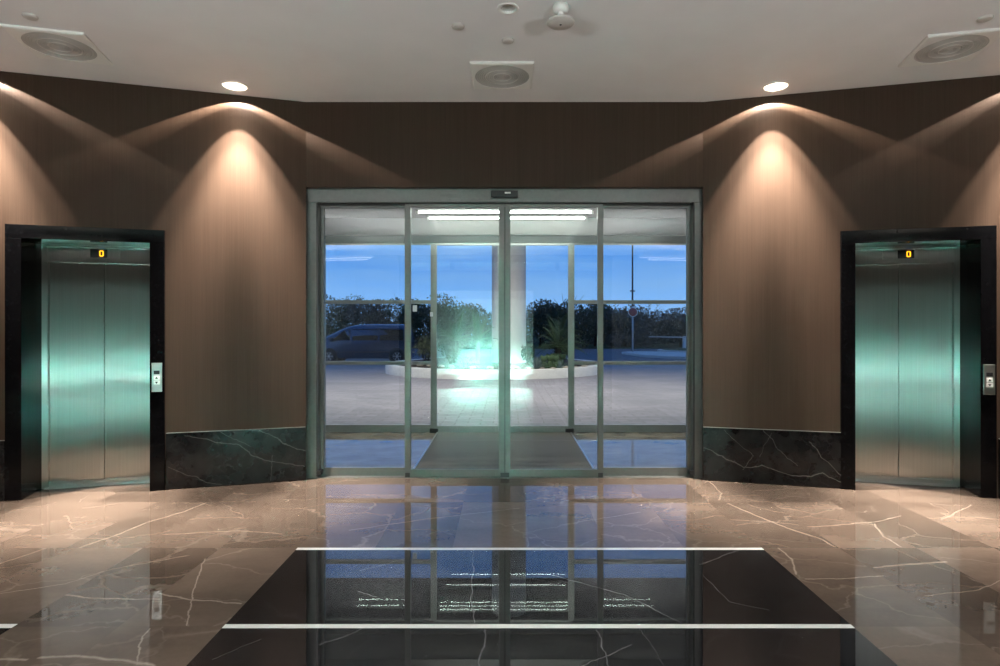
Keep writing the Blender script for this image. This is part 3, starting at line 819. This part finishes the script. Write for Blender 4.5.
agave(-1.35, 18.9, .5, 'blue grey agave left of the glowing reflection')
def pear(x, y, label, seed):
    rnd = random.Random(seed); z = soilz(x, y); t = empty('prickly_pear', (x, y, z)); tag(t, label, 'cactus')
    def pad(base, ang, yaw, h):
        m = MB(); n, q = 14, 7; rings = []
        ca, sa = math.cos(ang), math.sin(ang)
        for j in range(q+1):
            f = j/q; w = max(.02, math.sin(PI*min(.97, .06+f*.93))**.7)*h*.36; th = .05*w/(h*.36)+.004
            rings.append([])
            for i in range(n):
                X = w*math.cos(2*PI*i/n); Y = th*math.sin(2*PI*i/n); Z = h*f
                X, Z = X*ca + Z*sa, -X*sa + Z*ca
                X, Y = X*math.cos(yaw)-Y*math.sin(yaw), X*math.sin(yaw)+Y*math.cos(yaw)
                rings[-1].append(m.bm.verts.new((base[0]+X, base[1]+Y, base[2]+Z)))
        for A, B in zip(rings, rings[1:]):
            for i in range(n): m.bm.faces.new([A[i],A[(i+1)%n],B[(i+1)%n],B[i]]).smooth = True
        m.bm.faces.new(rings[0][::-1]); m.bm.faces.new(rings[-1])
        m.build('pad', M['cactus'], t)
        return (base[0]+h*sa*math.cos(yaw)*.92, base[1]+h*sa*math.sin(yaw)*.92, base[2]+h*ca*.92)
    for k in range(3):
        b = pad(((k-1)*.12, rnd.uniform(-.05,.05), -.03), (k-1)*.35, rnd.uniform(-.5,.5), .30)
        for s in (-.4, .4): pad(b, s+rnd.uniform(-.1,.1), rnd.uniform(-.5,.5), .22)
pear(1.42, 18.95, 'prickly pear cactus between two agaves', 1)
pear(1.66, 19.5, 'prickly pear cactus just behind the small agave', 2)
def leaf_cloud(m, fn, count, size, rnd):
    for _ in range(count):
        p = fn(rnd)
        n = Vector((rnd.gauss(0,1), rnd.gauss(0,1), rnd.gauss(0,1))).normalized()
        a = n.orthogonal().normalized(); b = n.cross(a)
        t = rnd.uniform(0, 6.28); a, b = a*math.cos(t)+b*math.sin(t), b*math.cos(t)-a*math.sin(t)
        s = size*rnd.uniform(.6,1.3)
        m.bm.faces.new([m.bm.verts.new(p + a*s), m.bm.verts.new(p + b*s*.45), m.bm.verts.new(p - a*s), m.bm.verts.new(p - b*s*.45)])
def bush(x, y, h, w, mat, label, seed, z=None):
    rnd = random.Random(seed); z = soilz(x, y) if z is None else z
    t = empty('shrub', (x, y, z)); tag(t, label, 'shrub')
    m = MB()
    for i in range(7):
        a = i*.9; m.tube([(0,0,-.05),(.25*w*math.cos(a), .25*w*math.sin(a), h*.6)], [.018,.006], 5)
    m.build('stems', M['bark'], t)
    m = MB()
    def fn(r):
        while True:
            v = Vector((r.uniform(-1,1), r.uniform(-1,1), r.uniform(-1,1)))
            if v.length < 1: break
        v *= .75 + .25*math.sin(v.x*5+seed)*math.sin(v.y*4)
        return Vector((v.x*w/2, v.y*w/2, h*.55 + v.z*h*.5))
    leaf_cloud(m, fn, 700, .05, rnd); m.build('foliage', mat, t, recalc=False)
bush(-2.75, 20.2, 1.05, 1.1, M['leaf_olive'], 'rounded olive shrub at the left end of the planter', 3)
bush(-1.9, 20.0, .9, 1.0, M['leaf_dark'], 'dark shrub second from the left end of the planter', 4)
bush(-2.2, 22.6, 1.25, 1.3, M['leaf_olive'], 'taller olive shrub behind the dark shrub in the planter', 5)
bush(1.95, 20.5, .8, .9, M['leaf_dark'], 'dark shrub right of the palm in the planter', 6)
bush(.75, 20.0, .7, .6, M['leaf_dark'], 'small dark shrub tucked against the right side of the column', 8)
rk = [(-3.3,20.3,.14),(-2.9,19.75,.11),(-2.5,19.35,.13),(-2.1,19.1,.10),(-1.75,18.85,.12),(-1.05,18.62,.10),(-.5,18.52,.12),(.35,18.6,.10),(.75,18.5,.12),(1.15,18.7,.09),(1.5,18.7,.11),(1.95,19.05,.12),(2.3,19.35,.10),(2.65,19.75,.12)]
for i, (x, y, r) in enumerate(rk):
    rnd = random.Random(40+i); m = MB()
    bmesh.ops.create_icosphere(m.bm, subdivisions=2, radius=r)
    for v in m.bm.verts: v.co = Vector((v.co.x*rnd.uniform(1.1,1.25), v.co.y*rnd.uniform(.9,1.05), v.co.z*.65)) * rnd.uniform(.86,1.08)
    o = m.build('rock', M['rock'], loc=(x, y, soilz(x, y)+r*.3), rz=rnd.uniform(0,6))
    tag(o, 'small pale rock lying just inside the white planter kerb', 'rock', 'rocks edging the planter')

# van
def make_van():
    X0 = -8.57; YN = 28.35; z0 = gz(29)
    v = empty('van', (X0, YN+.9, z0)); tag(v, 'dark blue van parked beyond the forecourt, facing left', 'van')
    # body: rounded rings, one per height; (z, front x, rear x, half width)
    lv = [(.22,-.82,3.86,.84),(.30,-.90,3.90,.90),(.55,-.93,3.92,.94),(.80,-.90,3.92,.95),(.98,-.80,3.91,.94),(1.06,-.66,3.90,.925),(1.20,-.36,3.88,.905),(1.40,.06,3.85,.875),(1.60,.48,3.80,.84),(1.75,.84,3.74,.79),(1.85,1.25,3.64,.70),(1.89,1.7,3.45,.5)]
    m = MB(); n = 6; rings = []
    for z, xf, xr, hw in lv:
        r = min(.28, hw*.5); ring = []
        for cx, cy, a0 in ((xr-r, hw-r, 0), (xf+r, hw-r, PI/2), (xf+r, -hw+r, PI), (xr-r, -hw+r, 1.5*PI)):
            for i in range(n):
                a = a0 + PI/2*i/(n-1); ring.append(m.bm.verts.new((cx+r*math.cos(a), cy+r*math.sin(a), z)))
        rings.append(ring)
    for A, B in zip(rings, rings[1:]):
        for i in range(len(A)): m.bm.faces.new([A[i],A[(i+1)%len(A)],B[(i+1)%len(A)],B[i]]).smooth = True
    m.bm.faces.new(rings[0][::-1]); m.bm.faces.new(rings[-1])
    body = m.build('body', M['van_paint'], v)
    def hw(z):
        for a, b in zip(lv, lv[1:]):
            if a[0] <= z <= b[0]:
                f = (z-a[0])/(b[0]-a[0]); return a[3]+f*(b[3]-a[3])
    def xf(z):
        for a, b in zip(lv, lv[1:]):
            if a[0] <= z <= b[0]:
                f = (z-a[0])/(b[0]-a[0]); return a[1]+f*(b[1]-a[1])
    for s in (-1, 1):
        for pts in ([(.12,1.10),(1.02,1.10),(1.02,1.62),(.82,1.66),(.62,1.52)], [(1.12,1.10),(2.35,1.10),(2.35,1.64),(1.12,1.66)], [(2.45,1.10),(3.60,1.10),(3.56,1.62),(2.45,1.64)]):
            w = MB()
            o1 = [w.bm.verts.new((x, s*(hw(z)+.006), z)) for x, z in pts]; o2 = [w.bm.verts.new((x, s*(hw(z)-.02), z)) for x, z in pts]
            w.bm.faces.new(o1); w.bm.faces.new(o2[::-1])
            for i in range(len(pts)): w.bm.faces.new([o1[i], o1[(i+1)%len(pts)], o2[(i+1)%len(pts)], o2[i]])
            w.build('side_window', M['car_glass'], v)
        w = MB(); w.box(1.06, 1.075, s*.935-.012, s*.935+.012, .40, 1.05).box(2.38, 2.395, s*.935-.012, s*.935+.012, .40, 1.05); w.build('door_seam', M['black_plastic'], v)
        w = MB(); w.box(.75, .90, s*.945-.012, s*.945+.012, .92, .95); w.build('door_handle', M['black_plastic'], v)
        w = MB(); w.box(.05, .25, s*1.0-.05, s*1.0+.05, 1.06, 1.24); w.build('mirror', M['black_plastic'], v, bevel=.02)
        w = MB(); w.box(.35, 2.95, s*.955-.012, s*.955+.012, .52, .56); w.build('rub_strip', M['black_plastic'], v)
        w = MB(); w.box(-.78, -.45, s*.72-.1, s*.72+.1, .78, .95); w.build('headlight', M['sign_white'], v, bevel=.03)
        for wx in (0, 3.3):
            y1 = s*.80
            a = MB(); a.lathe([(.0,-.02),(.40,-.02),(.40,.155*1),(.0,.155)], (wx, y1 if s > 0 else y1-.135, .34), 32, 'y'); a.build('wheel_arch', M['black_plastic'], v)
            t = MB(); yy = s*.88
            t.lathe([(.2,-.1),(.30,-.1),(.335,-.07),(.335,.07),(.30,.1),(.2,.1)], (wx, yy, .335), 32, 'y')
            wh = t.build('wheel', M['tyre'], v)
            r = MB(); r.lathe([(.0,-.04),(.06,-.05),(.06,.05),(0,.04)], (wx, yy, .335), 16, 'y'); r.lathe([(.19,-.09),(.225,-.1),(.225,.1),(.19,.09)], (wx, yy, .335), 32, 'y')
            for k in range(6):
                a = k*PI/3; r.bar((wx, yy+s*.05, .335), (wx+.2*math.cos(a), yy+s*.07, .335+.2*math.sin(a)), .05, .03)
            r.build('rim', M['rim'], wh)
            d = MB(); d.lathe([(0,-.02),(.2,-.02),(.2,.02),(0,.02)], (wx, yy, .335), 24, 'y'); d.build('brake_disc', M['black_plastic'], wh)
    w = MB()
    zz = [1.10, 1.25, 1.4, 1.55, 1.70]; L = []
    for z in zz: L.append([w.bm.verts.new((xf(z)-.004+.12*(yy/.8)**2*.5, yy*hw(z)/.93, z+.006)) for yy in (-.72,-.4,0,.4,.72)])
    for A, B in zip(L, L[1:]):
        for i in range(4): w.bm.faces.new([A[i],A[i+1],B[i+1],B[i]])
    w.build('windscreen', M['car_glass'], v)
    return v
make_van()

# kerbed islands, sign, lamp post, barrier
isl = MB(); pts = [(7.5,38),(8.0,34.2),(9.0,32.6),(11,31.2),(14,30.4),(30,30.2),(30,33.8),(16,34.2),(12.5,35.6),(10.5,38.2),(8.4,39.2)]
isl.prism(pts, 'z', G0-.1, G0+.14)
structure(isl.build('kerb_island', M['kerb'], bevel=.03), 'pale kerbed traffic island in the road', 'traffic island')
gi = empty('grass_island', (0,0,0)); structure(gi, 'rounded grass island with white kerb behind the traffic island', 'traffic island')
pts = [(20+9.6*math.cos(a)*(1.0), 40.0+3.6*math.sin(a)) for a in [2*PI*i/48 for i in range(48)]]
MB().prism(pts, 'z', G0-.1, G0+.20).build('kerb', M['kerb'], gi)
pts = [(20+9.25*math.cos(a), 40.0+3.3*math.sin(a)) for a in [2*PI*i/48 for i in range(48)]]
MB().prism(pts, 'z', G0, G0+.24).build('grass', M['grass'], gi)
sx, sy = 8.22, 38.05
sg = empty('road_sign', (sx, sy-.1, G0+.1)); tag(sg, 'round faded red road sign on a pale post in the traffic island', 'road sign')
MB().tube([(0,0,0),(0,0,1.5),(0,0,3.0)], .055, 12).build('post', M['galv'], sg)
MB().lathe([(0,-.075),(.30,-.075),(.30,-.06),(0,-.06)], (0,0,2.62), 36, 'y').build('disc', M['sign_red'], sg)
MB().lathe([(.27,-.078),(.305,-.078),(.305,-.056),(.27,-.056)], (0,0,2.62), 36, 'y').build('rim', M['sign_white'], sg)
lp = empty('lamp_post', (8.95, 41.4, G0)); tag(lp, 'tall thin dark lamp post right behind the round road sign', 'lamp post')
MB().tube([(0,0,0),(0,0,4),(0,0,10.5)], [.075,.065,.045], 12).build('pole', M['dark_pole'], lp)
MB().bar((-.18,0,4.3),(.18,0,4.3),.05,.09).build('bracket', M['dark_pole'], lp)
m = MB(); m.tube([(0,0,10.4),(.5,-.1,10.8),(1.2,-.25,10.9)], .035, 8); m.build('arm', M['dark_pole'], lp)
MB().box(1.0, 1.6, -.36, -.14, 10.86, 10.98).build('lantern', M['galv'], lp, bevel=.03)
br = empty('barrier', (14.6, 47.0, G0)); tag(br, 'low barrier with long thin boom and pale cabinet across the road', 'barrier')
MB().box(-.35, .35, -.25, .25, 0, 1.0).build('cabinet', M['sign_white'], br, bevel=.04)
MB().bar((.5,-.3,.92),(-3.2,-.3,.98),.06,.09).build('boom', M['galv'], br)
MB().box(-.2, .2, -.34, -.24, .8, 1.06).build('hinge', M['galv'], br)

# trees beyond the road
def tree(x, y, h, w, mat, label, seed, dens=1700, bare=False):
    rnd = random.Random(seed); t = empty('tree', (x, y, G0+.02)); tag(t, label, 'tree', 'trees beyond the road')
    m = MB(); m.tube([(0,0,-.05),(.05,0,h*.3),(0,.05,h*.6)], [.12,.09,.05], 8)
    tips = []
    for i in range(9):
        a = i*2.4; z1 = h*rnd.uniform(.2,.5); e = (w*.42*math.cos(a)*rnd.uniform(.5,1), w*.42*math.sin(a)*rnd.uniform(.5,1), h*rnd.uniform(.6,.98))
        m.tube([(0,0,z1), (e[0]*.5, e[1]*.5, (z1+e[2])*.52), e], [.05,.03,.008], 5); tips.append(e)
        if bare:
            for k in range(6): m.tube([e, (e[0]+rnd.uniform(-.4,.4), e[1]+rnd.uniform(-.4,.4), e[2]+rnd.uniform(.0,.55))], [.010,.004], 4)
    m.build('trunk', M['bark'], t)
    lob = [Vector((rnd.uniform(-.33,.33)*w, rnd.uniform(-.33,.33)*w, h*rnd.uniform(.15,.78))) for _ in range(13)]
    rad = [w*rnd.uniform(.20,.34) for _ in lob]
    m = MB()
    def fn(r):
        k = r.randrange(len(lob)); v = Vector((r.gauss(0,1), r.gauss(0,1), r.gauss(0,1))).normalized()*rad[k]*r.random()**.33
        p = lob[k] + v; p.z = max(.05, min(p.z, h*(.97+.06*r.random()))); return p
    leaf_cloud(m, fn, int(dens*2.3), .125, rnd); m.build('crown', mat, t, recalc=False)
D, B, O_ = M['leaf_dark'], M['leaf_brown'], M['leaf_olive']
tl = [(-17.5,50,3.3,4.2,B,'brownish tree above the front end of the van'),(-14.6,52,4.2,4.6,D,'dark tree behind the middle of the van roof'),(-11.6,50,3.9,4.2,B,'brownish tree behind the rear half of the van'),
      (-8.6,49,4.25,4.0,D,'tall dark tree just right of the van'),(-6.0,52,4.3,4.2,D,'dark tree above the left end of the planter'),(-3.3,50,3.6,4.2,D,'dark tree behind the broad leaved plant'),
      (-.3,52,3.7,4.6,O_,'olive tree hidden half by the column'),(2.9,50,3.7,4.0,D,'dark tree right beside the column'),(5.0,48,4.3,3.8,D,'tallest dark rounded tree above the right palm'),
      (7.9,52,3.9,4.4,D,'dark tree left of the second door post from the right'),(10.2,50,3.3,3.8,B,'brownish tree left of the round road sign'),(12.6,53,3.7,4.4,B,'brownish tree right behind the road sign'),
      (15.2,51,3.2,4.0,B,'sparse brownish tree right of the road sign'),(18.0,54,3.2,4.4,B,'sparse twiggy tree with sky showing through'),(16.4,46.8,0,0,None,None),(20.6,52,3.6,4.6,D,'dark dense tree at the right window edge')]
for i, (x, y, h, w, mt, lab) in enumerate(tl):
    if mt: tree(x, y, h*1.09, w, mt, lab, 100+i, 2600 if mt is D else 2000, mt is B)
# undergrowth below the crowns: leaves nobody could count
m = MB(); rnd = random.Random(5)
def ug(r):
    x = r.uniform(-24, 28); return Vector((x, r.uniform(57,60), G0 + r.random()**1.2*(2.1+.5*math.sin(x*.9)+.3*math.sin(x*2.3))))
leaf_cloud(m, ug, 9000, .22, rnd)
tag(m.build('undergrowth', M['leaf_brown'], recalc=False), 'dense dark undergrowth filling the gaps below the trees', 'undergrowth', kind='stuff')

# ------------------------------------------------------------------ sky
w = bpy.data.worlds.new('dusk_sky'); scene.world = w; w.use_nodes = True
t = w.node_tree; nd = t.nodes; lk = t.links
tc = nd.new('ShaderNodeTexCoord'); sp = nd.new('ShaderNodeSeparateXYZ'); lk.new(tc.outputs['Generated'], sp.inputs[0])
def ramp(fac, stops):
    r = nd.new('ShaderNodeValToRGB'); lk.new(fac, r.inputs[0]); e = r.color_ramp.elements
    while len(e) < len(stops): e.new(.5)
    for k, (p, c) in enumerate(stops): e[k].position = p; e[k].color = (*c, 1)
    return r.outputs[0]
sky = ramp(sp.outputs[2], [(0, (.24,.42,.78)), (.045, (.20,.41,.83)), (.10, (.105,.29,.74)), (.22, (.085,.25,.68)), (.6, (.05,.15,.48))])
mp = nd.new('ShaderNodeMapping'); mp.inputs['Scale'].default_value = (2.2, 2.2, 17); lk.new(tc.outputs['Generated'], mp.inputs[0])
nz = nd.new('ShaderNodeTexNoise'); nz.inputs['Scale'].default_value = 2.0; nz.inputs['Detail'].default_value = 5; lk.new(mp.outputs[0], nz.inputs['Vector'])
cm = ramp(nz.outputs[0], [(.42, (0,0,0)), (.72, (.55,.55,.55))])
mx = nd.new('ShaderNodeMix'); mx.data_type = 'RGBA'; lk.new(cm, mx.inputs[0]); lk.new(sky, mx.inputs[6]); mx.inputs[7].default_value = (.22,.40,.74,1)
bg = nd['Background'] if 'Background' in nd else nd.new('ShaderNodeBackground')
lk.new(mx.outputs[2], bg.inputs[0]); bg.inputs[1].default_value = 1.45
# forecourt lamps under the canopy
for x in (-5, 0, 5):
    o = empty('canopy_downlight', (x, 14, 8.45)); tag(o, 'recessed lamp in the canopy soffit over the %s of the forecourt' % {-5:'left',0:'middle',5:'right'}[x], 'downlight', 'canopy lamps')
    MB().lathe([(.16,.0),(.16,-.02),(.2,-.02),(.2,0)], n=24).build('trim_ring', M['white'], o)
    MB().lathe([(0,-.012),(.16,-.012)], n=24).build('lens', M['lamp_hot'], o)
    spot('spot_canopy', (x, 14, 8.40), (0,.12,-1), 3000, 110, .7, (1,.92,.87), .15)

# ------------------------------------------------------------------ camera & view
cam = bpy.data.cameras.new('camera'); co = bpy.data.objects.new('camera', cam); COL.objects.link(co)
cam.sensor_width = 36; cam.lens = .585*36; cam.shift_x = -.006; cam.shift_y = -.006
co.location = (0, 0, 1.5); co.rotation_euler = (PI/2, 0, 0)
cam.clip_start = .05; cam.clip_end = 500
scene.camera = co
vs = scene.view_settings
scene.display_settings.display_device = 'sRGB'
vs.view_transform = 'Standard'; vs.look = 'None'; vs.gamma = 1; vs.exposure = 0; vs.use_curve_mapping = False
cy = scene.cycles
cy.max_bounces = 14; cy.diffuse_bounces = 5; cy.glossy_bounces = 8; cy.transparent_max_bounces = 24
cy.sample_clamp_indirect = 90; cy.blur_glossy = 0; cy.caustics_reflective = True
cy.use_denoising = True; cy.use_adaptive_sampling = False
